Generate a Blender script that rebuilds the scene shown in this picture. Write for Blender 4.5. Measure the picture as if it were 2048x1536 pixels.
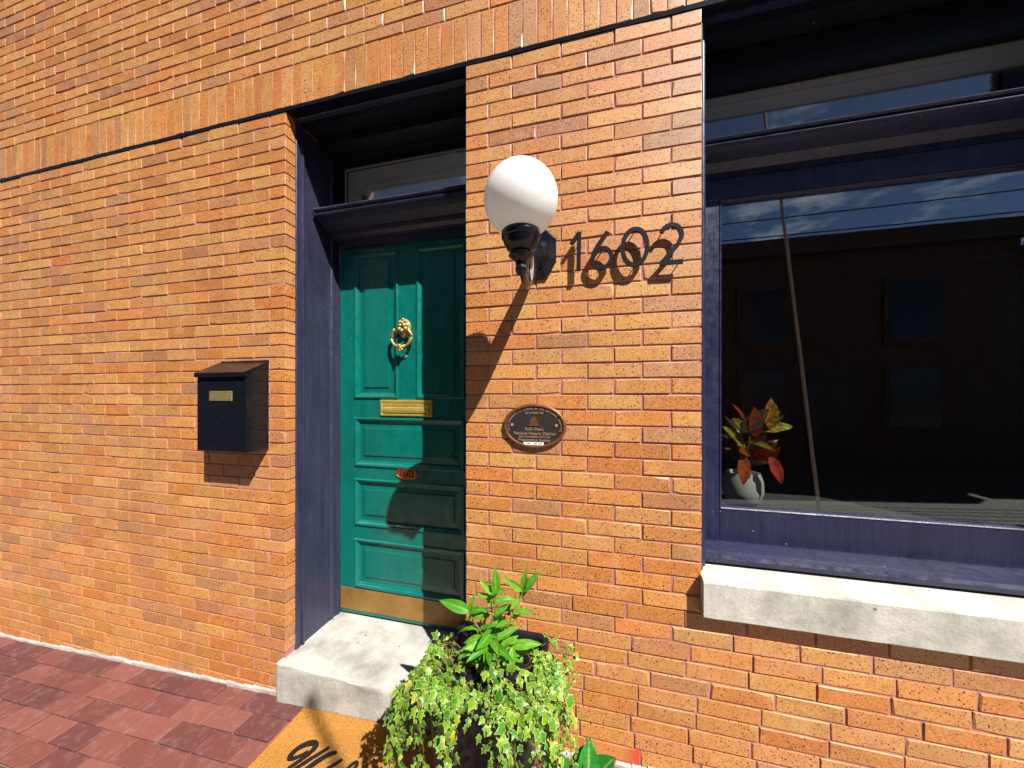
import bpy, bmesh, math, random
from mathutils import Vector, Matrix, Quaternion
random.seed(7)
R = math.radians
for o in list(bpy.data.objects): bpy.data.objects.remove(o)
S = bpy.context.scene
COL = S.collection

# ------------------------------------------------------------------ camera
PSI = math.atan(0.25); DIST = 1.4161; EYE = 1.555
cam = bpy.data.cameras.new('camera'); co = bpy.data.objects.new('camera', cam); COL.objects.link(co)
co.location = (0, -DIST, EYE); co.rotation_euler = (R(90), 0, PSI)
cam.sensor_width = 36; cam.lens = 680 / 2048 * 36; cam.shift_y = 20 / 2048
cam.clip_start = .02; cam.clip_end = 500
S.camera = co
# ------------------------------------------------------------------ sky and sun
SUN = Vector((-1.12, 1.0, -1.70)).normalized()          # the way the light travels
W = bpy.data.worlds.new('World'); S.world = W; W.use_nodes = True
nt = W.node_tree; nt.nodes.clear()
wo = nt.nodes.new('ShaderNodeOutputWorld'); bg = nt.nodes.new('ShaderNodeBackground')
sky = nt.nodes.new('ShaderNodeTexSky'); sky.sky_type = 'NISHITA'; sky.sun_disc = False; sky.air_density = .34; sky.dust_density = .05; sky.ozone_density = 3.0
sky.sun_elevation = math.asin(-SUN.z); sky.sun_rotation = math.atan2(-SUN.x, -SUN.y)
tc = nt.nodes.new('ShaderNodeTexCoord'); sep = nt.nodes.new('ShaderNodeSeparateXYZ')
nt.links.new(tc.outputs['Generated'], sep.inputs[0])
mx = nt.nodes.new('ShaderNodeMath'); mx.operation = 'MAXIMUM'; mx.inputs[1].default_value = .06
nt.links.new(sep.outputs['Z'], mx.inputs[0])
dv = nt.nodes.new('ShaderNodeVectorMath'); dv.operation = 'DIVIDE'
cmb = nt.nodes.new('ShaderNodeCombineXYZ')
for i in range(3): nt.links.new(mx.outputs[0], cmb.inputs[i])
nt.links.new(tc.outputs['Generated'], dv.inputs[0]); nt.links.new(cmb.outputs[0], dv.inputs[1])
nz = nt.nodes.new('ShaderNodeTexNoise'); nz.inputs['Scale'].default_value = 3.2; nz.inputs['Detail'].default_value = 7
nz.inputs['Roughness'].default_value = .58
nt.links.new(dv.outputs[0], nz.inputs['Vector'])
rp = nt.nodes.new('ShaderNodeValToRGB'); rp.color_ramp.elements[0].position = .52; rp.color_ramp.elements[1].position = .76
rp.color_ramp.elements[1].color = (.65, .65, .65, 1)
nt.links.new(nz.outputs['Fac'], rp.inputs[0])
mc = nt.nodes.new('ShaderNodeMix'); mc.data_type = 'RGBA'; mc.inputs['B'].default_value = (8.0, 8.5, 9.2, 1)
nt.links.new(rp.outputs['Color'], mc.inputs['Factor']); nt.links.new(sky.outputs[0], mc.inputs['A'])
nt.links.new(mc.outputs['Result'], bg.inputs['Color']); bg.inputs['Strength'].default_value = .05
nt.links.new(bg.outputs[0], wo.inputs['Surface'])
sl = bpy.data.lights.new('sun', 'SUN'); sl.energy = 5.0; sl.angle = R(.5); sl.color = (1, .95, .87)
so = bpy.data.objects.new('sun', sl); COL.objects.link(so); so.location = (6, -6, 10)
so.rotation_euler = SUN.to_track_quat('-Z', 'Y').to_euler()
S.view_settings.view_transform = 'Standard'; S.view_settings.look = 'None'
S.view_settings.exposure = 1.03; S.view_settings.gamma = 1
S.render.engine = 'CYCLES'
S.cycles.max_bounces = 6; S.cycles.diffuse_bounces = 3; S.cycles.glossy_bounces = 3; S.cycles.transparent_max_bounces = 10

# ------------------------------------------------------------------ helpers
WO = {}
def origin(o): return WO.get(o.name, Vector((0, 0, 0))) if o else Vector((0, 0, 0))
def tag(o, label=None, cat=None, group=None, kind=None):
    if label: o['label'] = label
    if cat: o['category'] = cat
    if group: o['group'] = group
    if kind: o['kind'] = kind
    return o
def thing(name, loc, label, cat, group=None):
    o = bpy.data.objects.new(name, None); COL.objects.link(o); o.location = loc
    o.empty_display_size = .05; WO[o.name] = Vector(loc)
    return tag(o, label, cat, group)
def obj(name, me, mat, parent=None):
    if mat and not me.materials: me.materials.append(mat)
    o = bpy.data.objects.new(name, me); COL.objects.link(o)
    if parent: o.parent = parent; WO[o.name] = origin(parent)
    return o
def mk(name, bm, mat, parent=None, smooth=False, ang=40):
    """a bmesh in world coordinates becomes one mesh object"""
    og = origin(parent)
    if og.length: bmesh.ops.translate(bm, verts=bm.verts, vec=-og)
    bmesh.ops.recalc_face_normals(bm, faces=bm.faces)
    me = bpy.data.meshes.new(name); bm.to_mesh(me); bm.free()
    if smooth:
        for p in me.polygons: p.use_smooth = True
        me.set_sharp_from_angle(angle=R(ang))
    return obj(name, me, mat, parent)
def base_first(name, bm, mat, loc, label, cat, group=None, smooth=False):
    """a thing made of one mesh, its origin at loc"""
    loc = Vector(loc); bmesh.ops.translate(bm, verts=bm.verts, vec=-loc)
    bmesh.ops.recalc_face_normals(bm, faces=bm.faces)
    me = bpy.data.meshes.new(name); bm.to_mesh(me); bm.free()
    if smooth:
        for p in me.polygons: p.use_smooth = True
        me.set_sharp_from_angle(angle=R(40))
    o = obj(name, me, mat); o.location = loc; WO[o.name] = loc
    return tag(o, label, cat, group)
def box(bm, a, b, bev=0, seg=2):
    a = Vector(a); b = Vector(b)
    vs = [bm.verts.new((x, y, z)) for x in (a.x, b.x) for y in (a.y, b.y) for z in (a.z, b.z)]
    fs = [bm.faces.new([vs[i] for i in q]) for q in ((0,1,3,2),(4,6,7,5),(0,4,5,1),(2,3,7,6),(0,2,6,4),(1,5,7,3))]
    if bev:
        es = list({e for f in fs for e in f.edges})
        bmesh.ops.bevel(bm, geom=es, offset=bev, segments=seg, profile=.5, affect='EDGES')
    return bm
def BX(a, b, bev=0, seg=2): return box(bmesh.new(), a, b, bev, seg)
def lathe(bm, prof, c, n=32, axis='Z', cap=True):
    """prof: list of (radius, height)"""
    rings = []
    for r, h in prof:
        ring = []
        for i in range(n):
            t = 2 * math.pi * i / n
            p = (r * math.cos(t), r * math.sin(t), h) if axis == 'Z' else (r * math.cos(t), h, r * math.sin(t))
            ring.append(bm.verts.new(Vector(c) + Vector(p)))
        rings.append(ring)
    for a, b in zip(rings, rings[1:]):
        for i in range(n):
            bm.faces.new((a[i], a[(i+1) % n], b[(i+1) % n], b[i]))
    if cap:
        bm.faces.new(rings[0][::-1]); bm.faces.new(rings[-1])
    return bm
def tube(bm, pts, rad, n=8, sx=None):
    """swept tube; rad a number or list; sx flattens the section along its side direction"""
    pts = [Vector(p) for p in pts]; rings = []
    if not hasattr(rad, '__len__'): rad = [rad] * len(pts)
    for i, p in enumerate(pts):
        d = (pts[min(i+1, len(pts)-1)] - pts[max(i-1, 0)]).normalized()
        s = d.cross(Vector((0, 0, 1)))
        if s.length < 1e-3: s = Vector((1, 0, 0))
        s.normalize(); u = s.cross(d).normalized()
        w = sx[i] if sx else rad[i]
        rings.append([bm.verts.new(p + s * w * math.cos(2*math.pi*k/n) + u * rad[i] * math.sin(2*math.pi*k/n)) for k in range(n)])
    for a, b in zip(rings, rings[1:]):
        for k in range(n): bm.faces.new((a[k], a[(k+1) % n], b[(k+1) % n], b[k]))
    bm.faces.new(rings[0][::-1]); bm.faces.new(rings[-1])
    return bm
def prism(bm, poly, y0, y1):
    """poly in (x, z), extruded from y0 (front) to y1"""
    f = [bm.verts.new((x, y0, z)) for x, z in poly]; b = [bm.verts.new((x, y1, z)) for x, z in poly]
    bm.faces.new(f); bm.faces.new(b[::-1])
    for i in range(len(poly)):
        j = (i+1) % len(poly); bm.faces.new((f[i], b[i], b[j], f[j]))
    return bm
def profile_x(bm, prof, x0, x1):
    """prof in (y, z), run along x"""
    a = [bm.verts.new((x0, y, z)) for y, z in prof]; b = [bm.verts.new((x1, y, z)) for y, z in prof]
    bm.faces.new(a); bm.faces.new(b[::-1])
    for i in range(len(prof)):
        j = (i+1) % len(prof); bm.faces.new((a[i], b[i], b[j], a[j]))
    return bm
def stroke(bm, pts, w, y0, y1, closed=False):
    """ribbon of width w (number or list) along (x, z) points, thick from y0 to y1"""
    n = len(pts); P = [Vector((p[0], p[1])) for p in pts]
    if not hasattr(w, '__len__'): w = [w] * n
    L, Rr = [], []
    for i in range(n):
        if closed: d = P[(i+1) % n] - P[i-1]
        else: d = P[min(i+1, n-1)] - P[max(i-1, 0)]
        d.normalize(); q = Vector((-d.y, d.x)) * w[i] / 2
        L.append(P[i] + q); Rr.append(P[i] - q)
    V = lambda p, y: bm.verts.new((p.x, y, p.y))
    lf = [V(p, y0) for p in L]; rf = [V(p, y0) for p in Rr]; lb = [V(p, y1) for p in L]; rb = [V(p, y1) for p in Rr]
    for i in range(n if closed else n-1):
        j = (i+1) % n
        for q in ((lf[i], lf[j], rf[j], rf[i]), (lb[i], rb[i], rb[j], lb[j]), (lf[i], lb[i], lb[j], lf[j]), (rf[i], rf[j], rb[j], rb[i])): bm.faces.new(q)
    if not closed:
        bm.faces.new((lf[0], rf[0], rb[0], lb[0])); bm.faces.new((lf[-1], lb[-1], rb[-1], rf[-1]))
    return bm
def arc(cx, cz, rx, rz, a0, a1, n=20):
    return [(cx + rx*math.cos(R(a0+(a1-a0)*i/n)), cz + rz*math.sin(R(a0+(a1-a0)*i/n))) for i in range(n+1)]
def spline(ps, n=10):
    out = []
    for i in range(len(ps)-1):
        p0, p1, p2, p3 = (Vector(ps[max(i-1, 0)]), Vector(ps[i]), Vector(ps[i+1]), Vector(ps[min(i+2, len(ps)-1)]))
        for k in range(n):
            t = k / n
            out.append(.5*((2*p1) + (p2-p0)*t + (2*p0-5*p1+4*p2-p3)*t*t + (3*p1-p0-3*p2+p3)*t**3))
    out.append(Vector(ps[-1])); return out
def text_bm(s, size, depth, at, rot=0, align='CENTER', sx=1, bold=0):
    """flat text standing on the wall: x right, z up, its front at y = at.y"""
    cu = bpy.data.curves.new('lettering', 'FONT'); cu.body = s; cu.size = size; cu.extrude = depth/2; cu.align_x = align
    cu.align_y = 'CENTER'; cu.resolution_u = 2; cu.offset = bold
    t = bpy.data.objects.new('lettering_source', cu); COL.objects.link(t)
    dg = bpy.context.evaluated_depsgraph_get(); me = bpy.data.meshes.new_from_object(t.evaluated_get(dg))
    bm = bmesh.new(); bm.from_mesh(me)
    bpy.data.objects.remove(t); bpy.data.curves.remove(cu); bpy.data.meshes.remove(me)
    M = Matrix.Translation(at) @ Matrix.Rotation(-rot, 4, 'Y') @ Matrix.Rotation(R(90), 4, 'X') @ Matrix.Diagonal((sx, 1, 1, 1))
    bm.transform(M); return bm
def join(dst, src):
    me = bpy.data.meshes.new('tmp'); src.to_mesh(me); src.free(); dst.from_mesh(me); bpy.data.meshes.remove(me); return dst
ground_z = lambda x: .045 * (x + 1.6)

# ------------------------------------------------------------------ materials
class Mt:
    def __init__(s, name, col=(.5, .5, .5), rough=.5, metal=0, spec=.5):
        s.m = bpy.data.materials.new(name); s.m.use_nodes = True; s.t = s.m.node_tree
        s.b = s.t.nodes['Principled BSDF']; s.b.inputs['Base Color'].default_value = (*col, 1)
        s.b.inputs['Roughness'].default_value = rough; s.b.inputs['Metallic'].default_value = metal
        s.b.inputs['Specular IOR Level'].default_value = spec; s.pos = None
    def n(s, t, **k):
        x = s.t.nodes.new('ShaderNode' + t)
        for a, v in k.items():
            if a in x.inputs: x.inputs[a].default_value = v
            else: setattr(x, a, v)
        return x
    def l(s, a, b): s.t.links.new(a, b)
    def coord(s, scale=(1, 1, 1)):
        g = s.n('NewGeometry'); mp = s.n('Mapping'); mp.inputs['Scale'].default_value = scale
        s.l(g.outputs['Position'], mp.inputs['Vector']); return mp.outputs[0]
    def noise(s, scale, detail=4, rough=.6, vec=None, st=(1, 1, 1)):
        x = s.n('TexNoise', Scale=scale, Detail=detail, Roughness=rough); s.l(vec or s.coord(st), x.inputs['Vector']); return x.outputs['Fac']
    def ramp(s, fac, stops):
        x = s.n('ValToRGB'); e = x.color_ramp.elements
        while len(e) < len(stops): e.new(.5)
        for q, (p, c) in zip(e, stops): q.position = p; q.color = (*c, 1) if hasattr(c, '__len__') else (c, c, c, 1)
        s.l(fac, x.inputs[0]); return x.outputs[0]
    def mix(s, fac, a, b, mode='MIX'):
        x = s.n('Mix', data_type='RGBA', blend_type=mode)
        for v, k in ((fac, 'Factor'), (a, 'A'), (b, 'B')):
            ins = [i for i in x.inputs if i.name == k and i.enabled][0] if k != 'Factor' else x.inputs['Factor']
            if hasattr(v, 'is_linked') : s.l(v, ins)
            else: ins.default_value = v if k == 'Factor' else (*v, 1)
        return x.outputs['Result']
    def base(s, c): s.l(c, s.b.inputs['Base Color'])
    def rough(s, c): s.l(c, s.b.inputs['Roughness'])
    def bump(s, h, strength=.3, dist=.002):
        x = s.n('Bump', Strength=strength, Distance=dist); s.l(h, x.inputs['Height']); s.l(x.outputs[0], s.b.inputs['Normal'])

def m_brick():
    s = Mt('iron_spot_brick', rough=.5, spec=.85)
    at = s.n('Attribute', attribute_name='tint'); v = s.coord()
    off = s.n('VectorMath', operation='ADD'); sc = s.n('VectorMath', operation='SCALE'); sc.inputs['Scale'].default_value = 7
    s.l(at.outputs['Color'], sc.inputs[0]); s.l(v, off.inputs[0]); s.l(sc.outputs[0], off.inputs[1]); v = off.outputs[0]
    c = at.outputs['Color']; n1 = s.noise(13, 2, .6, v); n2 = s.noise(150, 3, .75, v)
    c = s.mix(s.ramp(n1, [(.45, 0), (.75, .4)]), c, (.48, .15, .03))
    c = s.mix(s.ramp(n1, [(.28, .5), (.45, 0)]), c, (.56, .31, .12))
    c = s.mix(s.ramp(n2, [(.30, .75), (.48, 0)]), c, (.20, .075, .025))
    c = s.mix(s.ramp(n2, [(.54, 0), (.72, .75)]), c, (.62, .32, .11))
    dens_n = s.ramp(s.noise(4.5, 1, .5, v), [(.35, .6), (.6, 1)])
    for scale, lo, hi, dens, k in ((80, .21, .30, .42, .97), (150, .27, .38, .5, .88)):
        vo = s.n('TexVoronoi', Scale=scale); s.l(v, vo.inputs['Vector'])
        dot = s.ramp(vo.outputs['Distance'], [(lo, 1), (hi, 0)])
        pick = s.n('SeparateColor'); s.l(vo.outputs['Color'], pick.inputs[0])
        sel = s.ramp(pick.outputs[0], [(dens*.6, k), (dens, 0)])
        f = s.mix(1.0, s.mix(1.0, dot, sel, 'MULTIPLY'), dens_n, 'MULTIPLY')
        c = s.mix(f, c, (.022, .009, .008))
    st = s.ramp(s.noise(5, 3, .6, None, (6, 6, .8)), [(.58, 0), (.8, .4)])
    c = s.mix(st, c, (.33, .17, .08))
    c = s.mix(s.ramp(s.noise(2.1, 4, .65), [(.5, 0), (.78, .5)]), c, (.24, .10, .045))
    c = s.mix(s.ramp(s.noise(26, 5, .75), [(.64, 0), (.74, .35)]), c, (.62, .45, .36))
    s.base(c); s.rough(s.ramp(n2, [(.3, .42), (.7, .56)]))
    s.bump(n2, .22, .0012); return s.m
def m_mortar():
    s = Mt('pink_mortar', rough=.9, spec=.2); f = s.noise(160, 5, .7)
    s.base(s.mix(s.ramp(s.noise(6, 3), [(.4, 0), (.7, .6)]), (.36, .15, .135), (.50, .27, .24))); s.bump(f, .6, .002); return s.m
def m_paint(name, col, col2, rough=.35, streak=(1, 1, 1), bump=.12):
    s = Mt(name, col, rough, spec=.5)
    n = s.noise(9, 5, .65, None, streak)
    c = s.mix(s.ramp(n, [(.35, 0), (.72, 1)]), col, col2)
    c = s.mix(s.ramp(s.noise(3.2, 6, .7), [(.48, 0), (.75, .45)]), c, tuple(a*.45 + .004 for a in col))
    c = s.mix(s.ramp(s.noise(21, 6, .8, None, (1, 1, .3)), [(.66, 0), (.72, .3)]), c, tuple(a*.6 + .09 for a in col2))
    vo = s.n('TexVoronoi', Scale=34); s.l(s.coord(), vo.inputs['Vector'])
    sp = s.n('SeparateColor'); s.l(vo.outputs['Color'], sp.inputs[0])
    f = s.mix(1.0, s.ramp(vo.outputs['Distance'], [(.06, 1), (.14, 0)]), s.ramp(sp.outputs[0], [(.03, .6), (.04, 0)]), 'MULTIPLY')
    s.base(s.mix(f, c, (.32, .30, .30)))
    s.rough(s.ramp(s.noise(22, 5, .7), [(.3, max(rough-.12, .05)), (.7, rough+.2)]))
    s.bump(s.noise(46, 5, .7, None, (3, 3, .25)), bump*2.2, .004); return s.m
def m_simple(name, col, rough=.5, metal=0, var=.25, scale=30, bump=.1, spec=.5):
    s = Mt(name, col, rough, metal, spec); dk = tuple(a*(1-var) for a in col); lt = tuple(min(1, a*(1+var)) for a in col)
    s.base(s.ramp(s.noise(scale, 5, .65), [(.3, dk), (.7, lt)])); s.rough(s.ramp(s.noise(scale*.7, 3), [(.3, rough*.8), (.7, min(1, rough*1.25))]))
    if bump: s.bump(s.noise(scale*6, 4, .65), bump, .003)
    return s.m
def m_stone(name, col, dirt=(.10, .095, .085), k=.5):
    s = Mt(name, col, .85, spec=.3)
    c = s.mix(s.ramp(s.noise(7, 6, .65), [(.4, 0), (.72, k)]), col, dirt)
    c = s.mix(s.ramp(s.noise(120, 3, .7), [(.35, .35), (.6, 0)]), c, tuple(a*.6 for a in col))
    vo = s.n('TexVoronoi', Scale=26); s.l(s.coord(), vo.inputs['Vector']); sp = s.n('SeparateColor'); s.l(vo.outputs['Color'], sp.inputs[0])
    f = s.mix(1.0, s.ramp(vo.outputs['Distance'], [(.06, 1), (.2, 0)]), s.ramp(sp.outputs[0], [(.1, .8), (.15, 0)]), 'MULTIPLY')
    c = s.mix(f, c, (.05, .05, .05)); s.base(c); s.bump(s.noise(55, 7, .7), .45, .006); return s.m
def m_glass():
    s = Mt('window_glass'); t = s.t; t.nodes.remove(s.b)
    lw = s.n('LayerWeight', Blend=.5); pw = s.n('Math', operation='POWER'); s.l(lw.outputs['Facing'], pw.inputs[0]); pw.inputs[1].default_value = 5
    fr = s.n('Math', operation='MULTIPLY_ADD'); s.l(pw.outputs[0], fr.inputs[0]); fr.inputs[1].default_value = .74; fr.inputs[2].default_value = .26
    tr = s.n('BsdfTransparent'); tr.inputs[0].default_value = (.86, .90, .89, 1)
    gl = s.n('BsdfGlossy', Roughness=.004); mixs = s.n('MixShader')
    bp = s.n('Bump', Strength=.006, Distance=.01); s.l(s.noise(5, 2), bp.inputs['Height']); s.l(bp.outputs[0], gl.inputs['Normal'])
    s.l(fr.outputs[0], mixs.inputs[0]); s.l(tr.outputs[0], mixs.inputs[1]); s.l(gl.outputs[0], mixs.inputs[2])
    s.l(mixs.outputs[0], t.nodes['Material Output'].inputs[0]); return s.m
def m_leaf(name, col, col2, edge=None, trans=.3, rough=.38):
    s = Mt(name, col, rough, spec=.4); oi0 = s.n('ObjectInfo'); gi = s.n('NewGeometry')
    oi1 = s.n('Math', operation='ADD'); s.l(oi0.outputs['Random'], oi1.inputs[0]); s.l(gi.outputs['Random Per Island'], oi1.inputs[1])
    fr_ = s.n('Math', operation='FRACT'); s.l(oi1.outputs[0], fr_.inputs[0]); rnd = fr_.outputs[0]
    c = s.mix(s.ramp(rnd, [(.0, 0), (.45, .35), (.9, 1)]), col, col2)
    c = s.mix(s.ramp(rnd, [(.980, 0), (.985, .8)]), c, (.5, .36, .03)) if edge else c
    if not edge:
        a = s.n('Attribute', attribute_name='rim'); c = s.mix(s.ramp(a.outputs['Fac'], [(.02, .6), (.16, 0)]), c, (.34, .52, .12))
        wv = s.n('TexNoise', Scale=45, Detail=4); s.l(s.coord((1, 1, 4)), wv.inputs['Vector']); c = s.mix(s.ramp(wv.outputs['Fac'], [(.5, 0), (.7, .5)]), c, tuple(q*.45 for q in col))
    n = s.noise(90, 3)
    c = s.mix(s.ramp(n, [(.4, 0), (.75, .35)]), c, tuple(a*.55 for a in col))
    if edge:
        a = s.n('Attribute', attribute_name='rim'); ad = s.n('Math', operation='ADD'); s.l(a.outputs['Fac'], ad.inputs[0])
        ns = s.n('Math', operation='MULTIPLY_ADD'); s.l(s.noise(140, 2), ns.inputs[0]); ns.inputs[1].default_value = .9; ns.inputs[2].default_value = -.45
        s.l(ns.outputs[0], ad.inputs[1]); c = s.mix(s.ramp(ad.outputs[0], [(.55, 0), (.95, .9)]), c, edge)
    s.base(c); s.bump(s.noise(200, 3), .2, .001)
    tb = s.n('BsdfTranslucent'); s.l(c, tb.inputs[0]); mixs = s.n('MixShader'); mixs.inputs[0].default_value = trans
    s.l(s.b.outputs[0], mixs.inputs[1]); s.l(tb.outputs[0], mixs.inputs[2]); s.l(mixs.outputs[0], s.t.nodes['Material Output'].inputs[0]); return s.m
def m_globe():
    s = Mt('opal_globe', (.87, .88, .89), .16, spec=.5)
    s.base(s.mix(s.ramp(s.noise(12, 3), [(.55, 0), (.8, .12)]), (.87, .88, .89), (.62, .63, .6)))
    tb = s.n('BsdfTranslucent'); tb.inputs[0].default_value = (.87, .88, .86, 1); mixs = s.n('MixShader'); mixs.inputs[0].default_value = .3
    s.l(s.b.outputs[0], mixs.inputs[1]); s.l(tb.outputs[0], mixs.inputs[2]); s.l(mixs.outputs[0], s.t.nodes['Material Output'].inputs[0]); return s.m
def m_mat():
    s = Mt('coir', (.45, .2, .035), .95, spec=.1); n = s.noise(260, 4, .85)
    c = s.ramp(n, [(.3, (.13, .045, .008)), (.47, (.44, .19, .035)), (.70, (.72, .42, .14))])
    s.base(s.mix(s.ramp(s.noise(9, 4), [(.4, 0), (.75, .4)]), c, (.3, .13, .025))); s.bump(n, .8, .006); return s.m
def m_pave():
    s = Mt('red_paver', (.2, .06, .055), .6, spec=.4); at = s.n('ObjectInfo')
    c = s.ramp(at.outputs['Random'], [(0, (.09, .032, .032)), (.5, (.14, .045, .040)), (1, (.20, .072, .06))])
    c = s.mix(s.ramp(s.noise(25, 6, .7), [(.5, 0), (.8, .5)]), c, (.27, .18, .18))
    s.base(c); s.bump(s.noise(80, 6, .7), .4, .003); return s.m
def m_croton():
    s = Mt('croton_leaf', rough=.3); oi = s.n('ObjectInfo'); n = s.noise(60, 3, .6)
    c = s.ramp(oi.outputs['Random'], [(0, (.62, .05, .012)), (.3, (.16, .012, .02)), (.5, (.03, .09, .015)), (.7, (.55, .42, .015)), (.85, (.66, .12, .01)), (1, (.1, .012, .02))])
    s.base(s.mix(s.ramp(n, [(.48, 0), (.6, .7)]), c, (.05, .05, .02))); return s.m

M_BRICK = m_brick(); M_MORTAR = m_mortar(); M_GLASS = m_glass()
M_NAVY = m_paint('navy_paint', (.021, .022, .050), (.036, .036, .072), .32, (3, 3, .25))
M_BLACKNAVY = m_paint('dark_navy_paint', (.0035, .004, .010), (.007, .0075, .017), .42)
M_BLUE = m_paint('blue_sash_paint', (.010, .012, .042), (.020, .022, .062), .32, (6, 6, .3))
M_GREEN = m_paint('green_door_paint', (.0003, .112, .092), (.0006, .138, .113), .26, (2, 2, .5), .08)
M_BRASS = m_simple('polished_brass', (.40, .31, .12), .46, .7, .3, 90, .08)
M_OLDBRASS = m_simple('tarnished_brass', (.25, .135, .032), .45, .3, .22, 9, .08)
M_SLOT = m_simple('mail_slot_brass', (.74, .56, .14), .34, .7, .15, 30, .04)
M_COPPER = m_simple('copper_oval', (.42, .13, .04), .38, .85, .2, 60)
M_BRONZE = m_simple('bronze_rim', (.17, .068, .03), .42, .4, .25, 60)
M_BRONZEDARK = m_simple('bronze_ground', (.013, .009, .010), .6, .2, .6, 400, .6)
M_BRONZELET = m_simple('bronze_letter', (.36, .23, .15), .5, .3, .15, 80, 0)
M_BLACK = m_simple('black_metal', (.006, .007, .011), .2, 0, .4, 60, .04, .4)
M_DIGIT = m_simple('dark_iron', (.005, .0055, .010), .55, 0, .6, 120, .3, .15)
M_SILVER = m_simple('bare_metal_and_glare', (.62, .62, .62), .35, .6, .1, 60, .05)  # peephole metal, also the painted glare on the lamp scroll
M_BLACKP = m_simple('black_plastic', (.007, .008, .013), .34, 0, .4, 50, .1, .3)
M_STONE = m_stone('step_concrete', (.47, .46, .42), (.17, .165, .16), .85); M_SILL = m_stone('sill_stone', (.53, .515, .47), (.20, .20, .17), .75)
M_CEMENT = m_stone('white_cement', (.46, .42, .40), (.16, .12, .11), .8); M_COIR = m_mat(); M_INK = m_simple('black_print', (.012, .01, .01), .9, 0, .4, 300, .5, .2)
M_PAVE = m_pave(); M_GLOBE = m_globe()
M_IVY = m_leaf('ivy_leaf', (.04, .19, .012), (.22, .37, .018), (.50, .57, .20), .3)
M_GREENLEAF = m_leaf('plant_leaf', (.06, .27, .012), (.17, .42, .02), None, .35, .5)
M_BROAD = m_leaf('broad_leaf', (.02, .16, .02), (.03, .22, .025), None, .15, .38)
M_CROTON = m_croton(); M_STEM = m_simple('stem', (.2, .12, .04), .6); M_SOIL = m_simple('soil', (.02, .014, .01), .95, 0, .5, 60, .8)
M_POT = m_simple('white_ceramic', (.75, .73, .7), .3, 0, .05, 60, 0)
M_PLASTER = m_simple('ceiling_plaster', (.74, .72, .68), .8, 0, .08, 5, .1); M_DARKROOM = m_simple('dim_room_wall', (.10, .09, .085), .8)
M_WOOD = m_simple('bare_wood', (.5, .3, .14), .6); M_WHITE = m_simple('white_plate', (.75, .75, .74), .5, 0, .04, 40, 0)
M_ASPHALT = m_simple('asphalt', (.036, .036, .036), .9, 0, .3, 40, .4); M_HOUSE = m_simple('far_brick', (.045, .03, .027), .9, 0, .3, 6)
M_BLIND = m_simple('grey_blind', (.30, .29, .26), .7, 0, .05, 20)
M_POLE = m_simple('grey_pole', (.3, .3, .3), .5, .4)

# ------------------------------------------------------------------ ground
def sheet(name, x0, x1, y0, y1, dz, mat):
    bm = bmesh.new(); bm.faces.new([bm.verts.new((x, y, ground_z(x) + dz)) for x, y in ((x0, y0), (x1, y0), (x1, y1), (x0, y1))])
    return tag(mk(name, bm, mat), kind='structure')
sheet('ground', -120, 120, -120, 60, -.16, M_ASPHALT)
bm = bmesh.new(); box(bm, (-40, -2.4, -.3), (40, .3, -.012))
for v in bm.verts: v.co.z += ground_z(v.co.x)
pavement = tag(mk('pavement', bm, m_simple('joint_mortar', (.24, .20, .17), .95, 0, .3, 120, .4)), kind='structure')
bm = bmesh.new(); box(bm, (-40, -2.56, -.3), (40, -2.404, .004))
for v in bm.verts: v.co.z += ground_z(v.co.x)
tag(mk('kerb', bm, M_STONE), kind='structure')
pm = bmesh.new(); box(pm, (-.1005, -.0505, -.012), (.1005, .0505, 0), .0025, 1)
pme = bpy.data.meshes.new('paver'); pm.to_mesh(pme); pm.free()
tilt = math.atan(.045)
for r_ in range(7):
    y = -.055 - r_ * .105
    for k in range(26):
        x = -4.7 + k * .205 + (r_ % 2) * .1025
        if y > -.06 and -1.6 < x < -.5 and False: continue
        o = obj('paver', pme, M_PAVE, pavement)
        o.location = (x, y, ground_z(x) + random.uniform(-.004, .002)); o.rotation_euler = (random.gauss(0, .012), -tilt + random.gauss(0, .010), random.gauss(0, .009))

tag(mk('bounce_yard', BX((-12, 1.9, -.2), (10, 14, .08)), M_CEMENT), kind='structure')  # unseen pale slab, added to bounce sunlight onto the hall ceiling
# ------------------------------------------------------------------ the house
house = thing('brick_house', (0, 0, 0), 'orange iron-spot brick house front with green door and navy trim', 'house')
DL, DR, WL, WR = -1.557, -.565, .382, 1.66              # door and window openings
LZ = 3.012                                              # underside of the lintel
bm = bmesh.new(); q = .0039
for a, b in (((-7, q, -.4), (DL - q, .3, LZ + .02)), ((DR + q, q, -.4), (WL - q, .3, LZ + .02)), ((WR + q, q, -.4), (6, .3, LZ + .02)),
             ((WL - q, q, -.4), (WR + q, .3, .74)), ((-7, q, LZ + .0205), (6, .3, 5.2)), ((DL - q, .012, -.4), (DR + q, .3, .05))):
    box(bm, a, b)
mk('mortar_wall', bm, M_MORTAR, house)

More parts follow.
